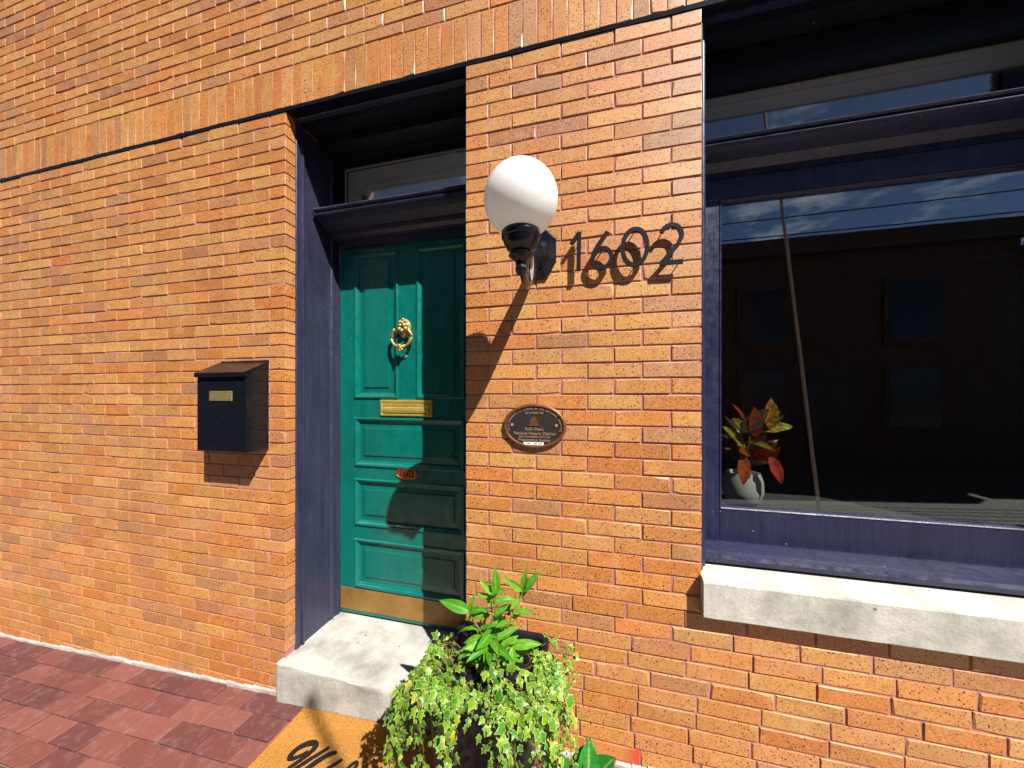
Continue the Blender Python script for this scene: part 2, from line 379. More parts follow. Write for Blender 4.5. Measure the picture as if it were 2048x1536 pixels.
PAL = [((.52, .222, .056), 10), ((.51, .196, .044), 6), ((.53, .245, .080), 7), ((.43, .195, .084), 3), ((.49, .170, .034), 3), ((.54, .262, .072), 5), ((.38, .165, .066), 1.5)]
def tint():
    c = random.choices([p[0] for p in PAL], [p[1] for p in PAL])[0]; k = random.gauss(1, .06)
    return tuple(max(.01, a*k*random.gauss(1, .03)) for a in c)
def brick_mesh(x0, x1, z0, z1, depth=.1, vert=False):
    """one brick, worn edges, 38 triangles; returns bmesh"""
    bm = bmesh.new(); jf = random.gauss(0, .0006); b = random.uniform(.0007, .0015) * (.45 if vert else 1)
    nx, nz_ = (1, 3) if vert else (3, 1)
    loop = [(i/nx, 0) for i in range(nx)] + [(1, i/nz_) for i in range(nz_)] + [(1-i/nx, 1) for i in range(nx)] + [(0, 1-i/nz_) for i in range(nz_)]
    tx, tz = random.gauss(0, .0006), random.gauss(0, .0005)
    rings = [[], [], []]
    for u, w in loop:
        j = lambda s: random.gauss(0, s)
        cx_, cz_ = u - .5, w - .5
        cor = u in (0, 1) and w in (0, 1); ch = (random.uniform(.003, .007) if cor else random.uniform(.001, .0025)) if (random.random() < .09) else 0
        ins = b + abs(j(.0005)) + ch
        fx = x0 + (x1-x0)*u; fz = z0 + (z1-z0)*w
        sx = -1 if cx_ > 0 else 1; sz = -1 if cz_ > 0 else 1
        ex = (u in (0, 1)); ez = (w in (0, 1))
        rings[0].append(bm.verts.new((fx + (sx*ins if ex else 0), jf + tx*cx_*2 + tz*cz_*2, fz + (sz*ins if ez else 0))))
        jx, jz = (j(.0004) if ex else 0), (j(.0005) if ez else 0)
        rings[1].append(bm.verts.new((fx + jx, jf + b + ch*.6 + tx*cx_*2, fz + jz)))
        rings[2].append(bm.verts.new((fx + jx, depth, fz + jz)))
    bm.faces.new(rings[0]); n = len(loop)
    for a, c in zip(rings, rings[1:]):
        for i in range(n): bm.faces.new((a[i], c[i], c[(i+1) % n], a[(i+1) % n]))
    return bm
J = .0078; C = .0635; MOD = .2105
zj = lambda j: 1.554 + (23 - j) * C                     # the bed joint under course j
bricks = []                                             # (x0, x1, z0, z1, depth, vertical)
def course(j, x0, x1, first, fromright=False, depth=.1):
    """fill x0..x1 with a first brick of the given length, then whole ones"""
    z0, z1 = zj(j) + J/2, zj(j-1) - J/2; cuts = []
    if fromright:
        x = x1; cuts.append(x); x -= first
        while x > x0 + .03: cuts.append(x); x -= MOD
        cuts.append(x0); cuts = cuts[::-1]
    else:
        x = x0; cuts.append(x); x += first
        while x < x1 - .03: cuts.append(x); x += MOD
        cuts.append(x1)
    for i, (a, b) in enumerate(zip(cuts, cuts[1:])):
        e = random.gauss(0, .0006)
        a2 = a if i == 0 and not fromright else a + J/2 + e
        b2 = b if (i == len(cuts)-2 and fromright) or i == len(cuts)-2 else b - J/2 + e
        bricks.append((a2, b2, z0, z1, depth, False))
for j in range(1, 50):
    low = zj(j) < .16
    course(j, -6.8, DL - (.026 if low else 0), (.1015 if j % 2 else .2065) - (.026 if low else 0), True)
    first = MOD if j % 2 else .1052
    if j <= 36: course(j, DR, WL, first)
    else:
        sh = (0, .06, .02, .11, .09, .15, .04, .12, .0, .13, .07, .02, .1, .05)[j-37]
        course(j, DR + (.03 if low else 0), 5.8, .045 + ((sh + (0 if j % 2 else .105)) % MOD))
    if j <= 36: course(j, WR, 5.8, first)
for j in range(1, 22):                                  # above the soldier course
    z0 = 3.2395 + (j-1) * C; x = -6.8 + (.0 if j % 2 else .105) + .03
    while x < 5.8:
        bricks.append((x + J/2, x + MOD - J/2, z0 + J/2, z0 + C - J/2, .1, False)); x += MOD
k = -92
while -.878 + k * C < 5.7:
    x = -.878 + k * C; bricks.append((x + .0022 + random.gauss(0, .0006), x + C - .0022, 3.0335, 3.2362, .1, True)); k += 1
cP, sP = math.cos(PSI), math.sin(PSI)
def seen(b):
    """how large this brick shows inside the photograph's upright frame"""
    us, vs = [], []
    for x in (b[0], b[1]):
        for z in (b[2], b[3]):
            d = -x*sP + DIST*cP; us.append(1024 + 680*(x*cP + DIST*sP)/d if d > .3 else 9e3); vs.append(788 - 680*(z-EYE)/max(d, .3))
    w = min(max(us), 1534) - max(min(us), 515); h = min(max(vs), 1536) - max(min(vs), 0)
    return max(w, 0) * max(h, 0) if w > 0 and h > 0 else 0
bricks.sort(key=seen, reverse=True)
def paint(bm, c, red=None):
    la = bm.verts.layers.float_color.new('tint')
    for v in bm.verts: v[la] = (*c, 1)
    if red:
        for v in bm.verts:
            if v.co.x > red: v[la] = (.62, .012, .015, 1)
rest = bmesh.new(); rest_la = rest.verts.layers.float_color.new('tint')
for i, b in enumerate(bricks):
    bm = brick_mesh(*b)
    red = b[1] - .05 if (b[0] < .1 < b[1] and b[2] < .105 < b[3] + .0065) else None
    paint(bm, tint(), red)
    if i < 300 and seen(b) > 0: mk('brick', bm, M_BRICK, house)
    else: join(rest, bm)
tag(mk('outer_brickwork', rest, M_BRICK, house), kind='stuff')

# lintel steel under the soldier course
bm = BX((-6, -.003, LZ), (5, .11, LZ + .018)); mk('lintel', bm, M_BLACK, house)
bm = bmesh.new(); box(bm, (DL, .045, LZ - .012), (DR, .075, LZ - .0005), .003, 1); mk('lintel_bead', bm, M_NAVY, house)
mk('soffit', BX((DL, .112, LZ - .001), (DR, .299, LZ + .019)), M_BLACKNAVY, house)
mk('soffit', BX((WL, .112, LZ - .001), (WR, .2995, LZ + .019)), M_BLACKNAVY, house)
# cement line where the wall meets the pavement
for x0, x1 in ((-6.8, -1.584), (-.53, 5.8)):
    bm = bmesh.new()
    n = int((x1-x0)/.06); 
    for i in range(n):
        a, b = x0 + (x1-x0)*i/n, x0 + (x1-x0)*(i+1)/n; h = ground_z((a+b)/2) + random.uniform(.012, .022)
        profile_x(bm, [(.02, h - .06), (-random.uniform(.008, .014), h - .05), (-.007, h - .006), (-.001, h), (.02, h)], a, b)
    bmesh.ops.remove_doubles(bm, verts=bm.verts, dist=.0005); mk('cement_fillet', bm, M_CEMENT, house)
# stone step
bm = BX((-1.581, -.036, -.1), (-.532, .42, .192), .011, 3)
bmesh.ops.subdivide_edges(bm, edges=[e for e in bm.edges if e.calc_length() > .2], cuts=14, use_grid_fill=True)
for v in bm.verts:
    ed_ = v.co.y < -.02 and v.co.z > .17; v.co += Vector((0, random.gauss(0, .0022 if ed_ else .0008), random.gauss(0, .0018 if ed_ else .0007)))
    if v.co.z > .15 and v.co.y > .02: v.co.z += (v.co.y) * .012
mk('door_step', bm, M_STONE, house, True, 60)

# ------------------------------------------------------------------ door case
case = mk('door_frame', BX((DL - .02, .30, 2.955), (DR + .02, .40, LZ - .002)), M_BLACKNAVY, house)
bm = bmesh.new()                                         # left lining: brick mould, flat, two beads
prism_xy = [(DL - .02, .058), (DL + .004, .058), (DL + .007, .062), (DL + .007, .083), (DL + .003, .087), (DL + .003, .092), (DL + .012, .094), (DL + .014, .100), (DL + .012, .107), (DL + .002, .11),
            (DL + .001, .30), (DL + .004, .305), (DL + .009, .310), (DL + .009, .318), (DL + .004, .324), (DL + .004, .352), (DL + .010, .354), (DL + .010, .372), (DL - .02, .374)]
def col_z(bm, poly, z0, z1):
    a = [bm.verts.new((x, y, z0)) for x, y in poly]; b = [bm.verts.new((x, y, z1)) for x, y in poly]
    bm.faces.new(a); bm.faces.new(b[::-1])
    for i in range(len(poly)):
        j = (i+1) % len(poly); bm.faces.new((a[i], a[j], b[j], b[i]))
    return bm
mk('jamb', col_z(bm, prism_xy, .196, LZ - .013), M_NAVY, case)
mk('jamb', col_z(bmesh.new(), [(DL + DR - x + .0, y) for x, y in prism_xy], .196, LZ - .013), M_NAVY, case)
mk('jamb', BX((-.604, .33, .196), (DR - .012, .42, 2.60)), M_NAVY, case)
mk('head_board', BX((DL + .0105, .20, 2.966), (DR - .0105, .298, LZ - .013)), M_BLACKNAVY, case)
# transom bar with its mouldings
bm = profile_x(bmesh.new(), [(.40, 2.61), (.172, 2.598), (.164, 2.596), (.160, 2.588), (.164, 2.580), (.180, 2.578), (.180, 2.568), (.166, 2.567), (.160, 2.561), (.164, 2.552), (.185, 2.549),
               (.215, 2.54), (.245, 2.522), (.262, 2.512), (.262, 2.503), (.29, 2.50), (.31, 2.482), (.335, 2.478), (.335, 2.448), (.40, 2.446)], DL + .0125, DR - .0125)
mk('transom_bar', bm, M_NAVY, case)
# transom light
tw = mk('transom_window', BX((-1.5425, .335, 2.612), (-1.486, .375, 2.953)), M_BLACKNAVY, house)
mk('sash_stile', BX((-.62, .335, 2.612), (-.578, .375, 2.953)), M_BLACKNAVY, tw)
mk('sash_rail', BX((-1.4855, .337, 2.917), (-.6205, .373, 2.953)), M_BLACKNAVY, tw)
mk('sash_rail', BX((-1.4855, .337, 2.6115), (-.6205, .373, 2.64)), M_BLACKNAVY, tw)
bm = bmesh.new(); box(bm, (-1.4855, .341, 2.6405), (-1.4775, .347, 2.9165)); box(bm, (-1.4770, .341, 2.909), (-.6205, .347, 2.9165))
mk('glazing_bead', bm, M_BLIND, tw)
mk('pane', BX((-1.486, .352, 2.63), (-.62, .356, 2.92)), M_GLASS, tw)

# ------------------------------------------------------------------ the door
YD = .374
dX0, dX1, dZ0, dZ1 = -1.5465, -.6055, .212, 2.444
PN = [(-1.440, -1.145, 1.532, 2.405), (-1.018, -.722, 1.532, 2.405), (-1.438, -.724, 1.118, 1.409), (-1.438, -.724, .757, 1.036), (-1.438, -.724, .378, .668)]
door = mk('door', BX((dX0, YD + .012, dZ0), (dX1, YD + .05, dZ1)), M_GREEN, house)
bm = bmesh.new()
box(bm, (dX0, YD, dZ0), (PN[0][0], YD + .0119, dZ1)); box(bm, (-.722, YD, dZ0), (dX1, YD + .0119, dZ1))
mk('stile', bm, M_GREEN, door)
mk('stile', BX((-1.145, YD, 1.532), (-1.018, YD + .0119, 2.405)), M_GREEN, door)
for a, b in ((2.405, dZ1), (1.409, 1.532), (1.036, 1.118), (.668, .757), (dZ0, .378)):
    mk('rail', BX((-1.44, YD + .0003, a), (-.722, YD + .0117, b)), M_GREEN, door)
def nest(x0, x1, z0, z1, steps):
    bm = bmesh.new(); prev = None
    for ins, y in steps:
        ring = [bm.verts.new(p) for p in ((x0+ins, y, z0+ins), (x1-ins, y, z0+ins), (x1-ins, y, z1-ins), (x0+ins, y, z1-ins))]
        if prev:
            for i in range(4): bm.faces.new((prev[i], prev[(i+1) % 4], ring[(i+1) % 4], ring[i]))
        prev = ring
    bm.faces.new(prev); return bm
for p in PN:
    mk('panel', nest(*p, [(-.004, YD + .002), (-.004, YD - .004), (0, YD - .008), (.006, YD - .0085), (.012, YD - .006), (.020, YD + .001), (.025, YD + .0025), (.028, YD + .0095), (.034, YD + .0105),
                          (.062, YD + .0085), (.0635, YD + .0035), (.068, YD + .003)]), M_GREEN, door)
kick = mk('kick_plate', BX((-1.543, YD - .0035, .232), (-.609, YD - .0002, .364), .0008, 1), M_OLDBRASS, door)
for x in (-1.535, -1.30, -1.08, -.85, -.62):
    for z in (.239, .357): mk('screw', lathe(bmesh.new(), [(.0035, YD - .0036), (.003, YD - .0048), (.001, YD - .0052)], (x, 0, z), 8, 'Y'), M_BRASS, door)
# mail slot
mk('mail_slot', nest(-1.258, -.916, 1.425, 1.520, [(0, YD - .0002), (0, YD - .008), (.003, YD - .011), (.010, YD - .011), (.014, YD - .006), (.016, YD - .004)]), M_SLOT, door)
bm = profile_x(bmesh.new(), [(YD - .003, 1.499), (YD - .011, 1.497), (YD - .0125, 1.49), (YD - .011, 1.478), (YD - .013, 1.474), (YD - .0155, 1.46), (YD - .014, 1.447), (YD - .008, 1.443), (YD - .003, 1.443)], -1.236, -.938)
mk('mail_flap', bm, M_SLOT, door)
# knocker: dome with a leafy mask, ring, knob with curls
K = Vector((-1.100, YD, 1.905))
bm = bmesh.new(); bmesh.ops.create_uvsphere(bm, u_segments=28, v_segments=18, radius=1)
for v in bm.verts:
    n = v.co.copy(); v.co = Vector((n.x*.043, n.y*.028, n.z*.058 + .035))
    if n.y < -.1:
        w = .0045*math.sin(n.x*11)*math.sin(n.z*9) + .003*math.sin(n.x*23+1)*math.cos(n.z*19); v.co.y -= w; 
def lump(bm, c, r, s=(1, 1, 1)):
    t = bmesh.new(); bmesh.ops.create_uvsphere(t, u_segments=12, v_segments=8, radius=r)
    for v in t.verts: v.co = Vector((v.co.x*s[0], v.co.y*s[1], v.co.z*s[2])) + Vector(c)
    join(bm, t)
for c, r in (((-.02, -.024, .03), .014), ((.02, -.024, .03), .014), ((0, -.03, .018), .013), ((-.012, -.028, .05), .011), ((.012, -.028, .05), .011), ((0, -.026, .066), .011), ((-.028, -.018, .05), .010),
             ((.028, -.018, .05), .010), ((-.02, -.018, .072), .010), ((.02, -.018, .072), .010), ((0, -.018, .086), .009), ((-.034, -.018, .016), .011), ((.034, -.018, .016), .011)): lump(bm, c, r)
bmesh.ops.translate(bm, verts=bm.verts, vec=K)
mk('knocker_mask', bm, M_BRASS, door, True, 80)
bm = bmesh.new(); pts = [K + Vector((.064*math.cos(R(a)), -.030 - .012*abs(math.sin(R(a))), -.022 + .058*math.sin(R(a)))) for a in range(135, 406, 9)]
rr = [.0065 + .0035*abs(math.cos(R(a))) for a in range(135, 406, 9)]; tube(bm, pts, rr, 10)
for c, r in (((0, -.045, -.083), .018), ((-.016, -.045, -.078), .012), ((.016, -.045, -.078), .012), ((0, -.054, -.072), .011), ((-.012, -.05, -.094), .009), ((.012, -.05, -.094), .009), ((0, -.05, -.1), .009),
             ((-.026, -.043, -.072), .009), ((.026, -.043, -.072), .009), ((-.048, -.035, .022), .010), ((.048, -.035, .022), .010), ((-.055, -.038, -.05), .0085), ((.055, -.038, -.05), .0085)): lump(bm, K + Vector(c), r)
mk('knocker_ring', bm, M_BRASS, door, True, 80)
mk('peephole', lathe(bmesh.new(), [(.011, YD), (.011, YD - .006), (.0085, YD - .008), (.0065, YD - .006), (.004, YD - .0055), (.0038, YD - .008), (.001, YD - .009)], (-1.093, 0, 1.779), 20, 'Y'), M_SILVER, door, True)
def oval(cx, cz, a, b, y0, y1, steps=None, n=48):
    bm = bmesh.new(); prev = None
    for ins, y in (steps or [(0, y1), (0, y0)]):
        ring = [bm.verts.new((cx + (a-ins)*math.cos(2*math.pi*i/n), y, cz + (b-ins)*math.sin(2*math.pi*i/n))) for i in range(n)]
        if prev:
            for i in range(n): bm.faces.new((prev[i], prev[(i+1) % n], ring[(i+1) % n], ring[i]))
        prev = ring
    bm.faces.new(prev); return bm
mk('number_oval', oval(-1.0845, 1.087, .072, .037, 0, 0, [(0, YD), (0, YD - .004), (.002, YD - .0055), (.005, YD - .0055), (.007, YD - .004)]), M_COPPER, door, True, 30)
mk('oval_number', text_bm('1602', .058, .0012, Vector((-1.0845, YD - .0052, 1.087)), 0, 'CENTER', .82), M_BLACK, door)

# ------------------------------------------------------------------ the window
win = mk('window', BX((WL - .02, .301, 2.80), (WR + .02, .33, LZ - .002)), M_BLACKNAVY, house)
wp = [(WL - .02, .02), (WL + .008, .02), (WL + .012, .026), (WL + .012, .036), (WL + .008, .04), (WL + .010, .044), (WL + .022, .046), (WL + .029, .055), (WL + .029, .068), (WL + .022, .076), (WL + .028, .08), (WL + .028, .30), (WL - .02, .30)]
mk('frame', col_z(bmesh.new(), wp, .868, LZ - .014), M_BLUE, win)
mk('frame', col_z(bmesh.new(), [(WL + WR - x, y) for x, y in wp], .868, LZ - .014), M_BLUE, win)
mk('head_bead', BX((WL + .0085, .03, LZ - .0135), (WR - .0085, .06, LZ - .0005)), M_BLUE, win)
mk('head_panel', BX((WL + .0285, .20, 2.853), (WR - .0285, .30, LZ - .014)), M_BLACKNAVY, win)
bm = profile_x(bmesh.new(), [(.29, 2.8525), (.242, 2.8525), (.238, 2.845), (.246, 2.818), (.242, 2.814), (.254, 2.768), (.29, 2.768)], WL + .0285, WR - .0285)
mk('head_moulding', bm, M_BLIND, win)
mk('pane', BX((WL + .0285, .262, 2.55), (WR - .0285, .266, 2.767)), M_GLASS, win)
bm = profile_x(bmesh.new(), [(.29, 2.60), (.10, 2.572), (.072, 2.562), (.066, 2.556), (.072, 2.549), (.086, 2.548), (.086, 2.536), (.068, 2.535), (.062, 2.528), (.068, 2.519), (.088, 2.512), (.135, 2.50), (.165, 2.475), (.17, 2.452), (.29, 2.452)], WL + .029, WR - .029)
mk('transom_bar', bm, M_BLUE, win)
SX0, SX1, SZ0, SZ1 = WL + .029, WR - .029, .932, 2.4515
SY = .172
sash = mk('sash', BX((SX0, SY, 2.364), (SX1, SY + .04, SZ1), .002, 1), M_BLUE, win)
mk('stile', BX((SX0, SY + .0005, SZ0), (SX0 + .086, SY + .0395, 2.3635), .002, 1), M_BLUE, sash)
mk('stile', BX((SX1 - .086, SY + .0005, SZ0), (SX1, SY + .0395, 2.3635), .002, 1), M_BLUE, sash)
mk('bottom_rail', BX((SX0 + .0865, SY + .0005, SZ0), (SX1 - .0865, SY + .0395, 1.077), .002, 1), M_BLUE, sash)
bm = nest(SX0 + .085, SX1 - .085, 1.076, 2.365, [(0, SY - .001), (.003, SY - .0025), (.007, SY), (.010, SY + .008), (.011, SY + .02)]); bmesh.ops.delete(bm, geom=[max(bm.faces, key=lambda f: f.calc_area())], context='FACES_ONLY')
mk('glazing_bead', bm, M_BLUE, sash)
mk('pane', BX((SX0 + .08, SY + .021, 1.07), (SX1 - .08, SY + .025, 2.37)), M_GLASS, sash)
bm = profile_x(bmesh.new(), [(.25, .945), (.16, .943), (.085, .936), (.060, .930), (.054, .918), (.058, .900), (.075, .893), (.25, .893)], WL + .029, WR - .029)
mk('sub_sill', bm, M_BLUE, win)
bm = profile_x(bmesh.new(), [(.30, .892), (.10, .892), (-.034, .874), (-.040, .871), (-.043, .865), (-.043, .741), (-.039, .737), (.2, .737)], WL - .004, WR + .1)
bmesh.ops.subdivide_edges(bm, edges=[e for e in bm.edges if abs(e.verts[0].co.x - e.verts[1].co.x) > .5], cuts=40)
for v in bm.verts:
    if WL + .01 < v.co.x < WR and v.co.y < .0: v.co += Vector((0, random.gauss(0, .0003), random.gauss(0, .0004)))
mk('window_sill', bm, M_SILL, house, True, 18)
# rooms behind the glass
mk('hall_ceiling', BX((-1.9, .42, 3.30), (-.3, 1.9, 3.34)), M_PLASTER, house)
bm = bmesh.new(); box(bm, (-1.94, .31, .1), (-1.9, 1.9, 3.34)); mk('hall_wall', bm, M_PLASTER, house)
mk('hall_wall', BX((-.3, .31, .1), (-.26, 1.9, 3.34)), M_PLASTER, house)
mk('hall_floor', BX((-1.9, .43, .1), (-.3, 1.9, .14)), M_WOOD, house)
bm = profile_x(bmesh.new(), [(0, 0), (.08, 0), (.07, -.03), (.03, -.06), (.02, -.1), (0, -.1)], .42, 1.9)
for v in bm.verts: v.co = Vector((-1.9 + v.co.y, v.co.x, 3.299 + v.co.z))
mk('cornice', bm, M_PLASTER, house)
mk('hall_post', BX((-1.80, .90, 2.2), (-1.765, .94, 3.12)), M_WOOD, house)
bm = bmesh.new(); x0, x1, y0, y1, z0, z1 = -.24, 2.6, .31, 3.4, .2, 3.3
for a, b in (((x0, y1, z0), (x1, y1 + .05, z1)), ((x0 - .01, y0, z0), (x0, y1, z1)), ((x1, y0, z0), (x1 + .05, y1, z1)), ((x0, y0, z1), (x1, y1, z1 + .05)), ((x0, y0, z0 - .05), (x1, y1, z0))): box(bm, a, b)
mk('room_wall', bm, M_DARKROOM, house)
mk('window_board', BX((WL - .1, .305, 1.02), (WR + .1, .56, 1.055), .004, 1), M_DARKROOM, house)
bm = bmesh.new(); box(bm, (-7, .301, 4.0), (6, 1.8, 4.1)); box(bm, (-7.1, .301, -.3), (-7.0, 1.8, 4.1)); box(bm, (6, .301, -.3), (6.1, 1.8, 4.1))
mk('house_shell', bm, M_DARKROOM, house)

# ------------------------------------------------------------------ wall lamp
LX, LY = -.238, -.345
lamp = thing('wall_lamp', (-.235, 0, 2.03), 'white globe wall lamp on black bracket beside the door', 'lamp')
bm = bmesh.new(); GR, GZ = .119, 2.180; prof = []
for i in range(31):
    a = -60 + i * 150 / 30; prof.append((max(GR*math.cos(R(a)), .0005), GZ + GR*math.sin(R(a))))
prof = [(.050, 2.062)] + prof
lathe(bm, prof, (LX, LY, 0), 56); mk('globe', bm, M_GLOBE, lamp, True, 70)
bm = lathe(bmesh.new(), [(.056, 2.076), (.0615, 2.077), (.063, 2.074), (.063, 2.058), (.0605, 2.054), (.0585, 2.053), (.055, 2.039), (.045, 2.021), (.034, 2.012), (.026, 2.008)], (LX, LY, 0), 40)
mk('globe_cup', bm, M_BLACK, lamp, True, 35)
bm = lathe(bmesh.new(), [(.026, 2.0078), (.037, 2.006), (.040, 2.002), (.038, 1.997), (.030, 1.992), (.022, 1.985), (.018, 1.977), (.017, 1.972)], (LX, LY, 0), 32)
mk('collar', bm, M_BLACK, lamp, True, 35)
bm = lathe(bmesh.new(), [(.012, 1.9718), (.017, 1.969), (.0195, 1.960), (.018, 1.950), (.012, 1.940), (.004, 1.936)], (LX, LY, 0), 10)
mk('finial', bm, M_BLACK, lamp, True, 20)
ap = spline([(LX, LY + .012, 1.978), (LX, LY + .03, 1.968), (LX, LY + .07, 1.975), (LX, LY + .12, 1.998), (LX, LY + .18, 2.035), (LX + .002, LY + .26, 2.085), (LX + .004, -.045, 2.12), (LX + .004, -.012, 2.13)], 5)
n = len(ap); bm = tube(bmesh.new(), ap, [.011 + .052*math.sin(math.pi*(i/(n-1))**.75)**.9 for i in range(n)], 16, [.0085 + .004*math.sin(math.pi*i/(n-1)) for i in range(n)])
mk('arm', bm, M_BLACK, lamp, True, 50)
bm = bmesh.new(); pl = []
for i in range(32):
    t = 2*math.pi*i/32; a_, b_ = .064*math.cos(t), .030*math.sin(t); pl.append((LY + .118 + a_*.42 - b_*.9, 2.004 + a_*.9 + b_*.42))
rings_ = []
for x, k_ in ((LX - .012, .8), (LX - .010, 1), (LX + .011, 1), (LX + .0135, .9)):
    rings_.append([bm.verts.new((x, LY + .118 + (y - LY - .118)*k_, 2.004 + (z - 2.004)*k_)) for y, z in pl])
for a_, b_ in zip(rings_, rings_[1:]):
    for i in range(32): bm.faces.new((a_[i], a_[(i+1) % 32], b_[(i+1) % 32], b_[i]))
bm.faces.new(rings_[0][::-1]); bm.faces.new(rings_[-1]); mk('scroll', bm, M_BLACK, lamp)
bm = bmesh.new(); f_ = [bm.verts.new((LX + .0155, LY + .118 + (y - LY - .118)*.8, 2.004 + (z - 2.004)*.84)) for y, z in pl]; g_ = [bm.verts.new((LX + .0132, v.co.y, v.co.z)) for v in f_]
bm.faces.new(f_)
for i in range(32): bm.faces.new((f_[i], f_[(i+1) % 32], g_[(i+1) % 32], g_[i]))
mk('scroll_glare', bm, M_SILVER, lamp)  # pale silver oval painting the sun's glare on the black arm's side
hexp = [(-.303, 2.105), (-.303, 2.200), (-.268, 2.237), (-.202, 2.237), (-.164, 2.200), (-.164, 2.105), (-.202, 2.035), (-.268, 2.035)]
hc = (-.2345, 2.135)
bm = bmesh.new(); prev = None
for k_, y in ((1, 0.002), (1, -.010), (.93, -.014), (.56, -.015), (.5, -.022), (.36, -.040), (.34, -.041)):
    ring = [bm.verts.new((hc[0] + (x-hc[0])*k_, y, hc[1] + (z-hc[1])*k_)) for x, z in hexp]
    if prev:
        for i in range(8): bm.faces.new((prev[i], prev[(i+1) % 8], ring[(i+1) % 8], ring[i]))
    prev = ring
bm.faces.new(prev); mk('back_plate', bm, M_BLACK, lamp)
for x, z in ((-.182, 2.11), (-.287, 2.11), (-.215, 2.06)): mk('bolt', lathe(bmesh.new(), [(.005, -.0135), (.005, -.017), (.003, -.019)], (x, 0, z), 10, 'Y'), M_BLACK, lamp)

# ------------------------------------------------------------------ house numbers, standing off the wall on pins
DY0, DY1, SW = -.036, -.024, .0158
def digit(shapes, pins, label):
    bm = bmesh.new()
    for q_, (pts, closed) in enumerate(shapes): stroke(bm, pts, SW, DY0 + .0007*q_, DY1 - .0007*q_, closed)
    xs = [v.co.x for v in bm.verts]; zs = [v.co.z for v in bm.verts]
    for x, z in pins: lathe(bm, [(.0022, DY1 - .004), (.0022, .002)], (x, 0, z), 8, 'Y')
    base_first('house_number', bm, M_DIGIT, ((min(xs)+max(xs))/2, 0, min(zs)), label, 'number', 'black house numbers on the brick wall')
digit([([(-.072, 2.048), (-.069, 2.203)], False), ([(-.0715, 2.196), (-.101, 2.157)], False)], [(-.070, 2.17), (-.0715, 2.08)], 'slim black numeral one, nearest the globe lamp, standing off the brick')
digit([(arc(.0185, 2.091, .036, .0385, 0, 360, 35)[:-1], True), ([(-.0165, 2.095), (-.012, 2.115), (.004, 2.142), (.040, 2.192)], False)], [(.018, 2.128), (.02, 2.053)], 'black numeral six with a curled top standing off the brick')
digit([(arc(.141, 2.121, .045, .069, 0, 360, 43)[:-1], True)], [(.141, 2.189), (.141, 2.053)], 'black oval numeral zero standing off the brick')
digit([(arc(.270, 2.150, .036, .040, 158, -18, 24) + [(.293, 2.115), (.241, 2.055)], False), ([(.230, 2.050), (.311, 2.050)], False)], [(.236, 2.165), (.300, 2.052)], 'black numeral two, nearest the window, standing off the brick')

# ------------------------------------------------------------------ oval plaque
pc = (-.2555, 1.420)
plaque = thing('historic_plaque', (pc[0], 0, pc[1] - .095), 'oval bronze historic district plaque with raised lettering on the brick wall', 'plaque')
mk('rim', oval(pc[0], pc[1], .134, .095, 0, 0, [(0, .003), (0, -.010), (.002, -.013), (.006, -.0145), (.011, -.0145), (.0135, -.012), (.014, -.009)], 64), M_BRONZE, plaque, True, 40)
mk('field', oval(pc[0], pc[1], .1198, .0808, -.0098, -.006, None, 64), M_BRONZEDARK, plaque)
yl = -.0112
for s, size, z, sx in (('AS A PART OF', .0125, .055, 1), ("Fell's Point", .0185, -.013, 1), ('National Historic District', .0185, -.031, .92), ('AND IS REGISTERED WITH THE', .0098, -.0455, .98), ('Preservation Society', .0172, -.0585, .95)):
    mk('lettering', text_bm(s, size, .0016, Vector((pc[0], yl, pc[1] + z)), 0, 'CENTER', sx, .0002), M_BRONZELET, plaque)
txt = 'THIS PROPERTY IS LISTED ON THE NATIONAL REGISTER'; ring = bmesh.new(); N = len(txt)
samples = [(a, .1115*math.cos(R(a)), .0725*math.sin(R(a))) for a in [198 - i*.25 for i in range(865)]]
cum = [0]
for p_, q_ in zip(samples, samples[1:]): cum.append(cum[-1] + math.hypot(q_[1]-p_[1], q_[2]-p_[2]))
for i, ch in enumerate(txt):
    if ch == ' ': continue
    tgt = cum[-1] * (i + .5) / N; k = next(j for j, c_ in enumerate(cum) if c_ >= tgt); a, x, z = samples[k]
    tx_, tz_ = -.1115*math.sin(R(a)), .0725*math.cos(R(a)); rot = math.atan2(-tz_, -tx_) 
    rot = math.atan2(-tz_*1, -tx_*1) + math.pi if False else math.atan2(tz_*-1, tx_*-1)
    join(ring, text_bm(ch, .0105, .0016, Vector((pc[0] + x, yl, pc[1] + z)), rot, 'CENTER', 1, .0002))
mk('lettering', ring, M_BRONZELET, plaque)
bm = bmesh.new(); ex, ez = pc[0] - .002, pc[1] + .001
prism(bm, [(ex-.023, ez), (ex+.023, ez), (ex+.022, ez+.006), (ex-.022, ez+.006)], -.0125, -.009)
prism(bm, [(ex-.018, ez+.0062), (ex+.016, ez+.0062), (ex+.021, ez+.012), (ex+.012, ez+.012), (ex+.017, ez+.017), (ex+.011, ez+.030), (ex+.003, ez+.037), (ex-.003, ez+.036), (ex-.010, ez+.031), (ex-.016, ez+.020)], -.0125, -.009)
for i in range(4): stroke(bm, [(ex-.012+i*.006, ez+.008), (ex-.010+i*.006, ez+.028)], .0012, -.0135, -.0126)
stroke(bm, [(ex-.001, ez+.042), (ex+.016, ez+.031)], .003, -.0125, -.009)
mk('ship_emblem', bm, M_BRONZE, plaque)
mk('name_plate', BX((pc[0] - .046, -.0122, pc[1] - .079), (pc[0] + .040, -.0099, pc[1] - .067)), M_WHITE, plaque)
bm = bmesh.new()
for x0, x1 in ((-.030, -.016), (.0, .013), (.019, .033)): box(bm, (pc[0] + x0, -.0126, pc[1] - .0745), (pc[0] + x1, -.0123, pc[1] - .0715))
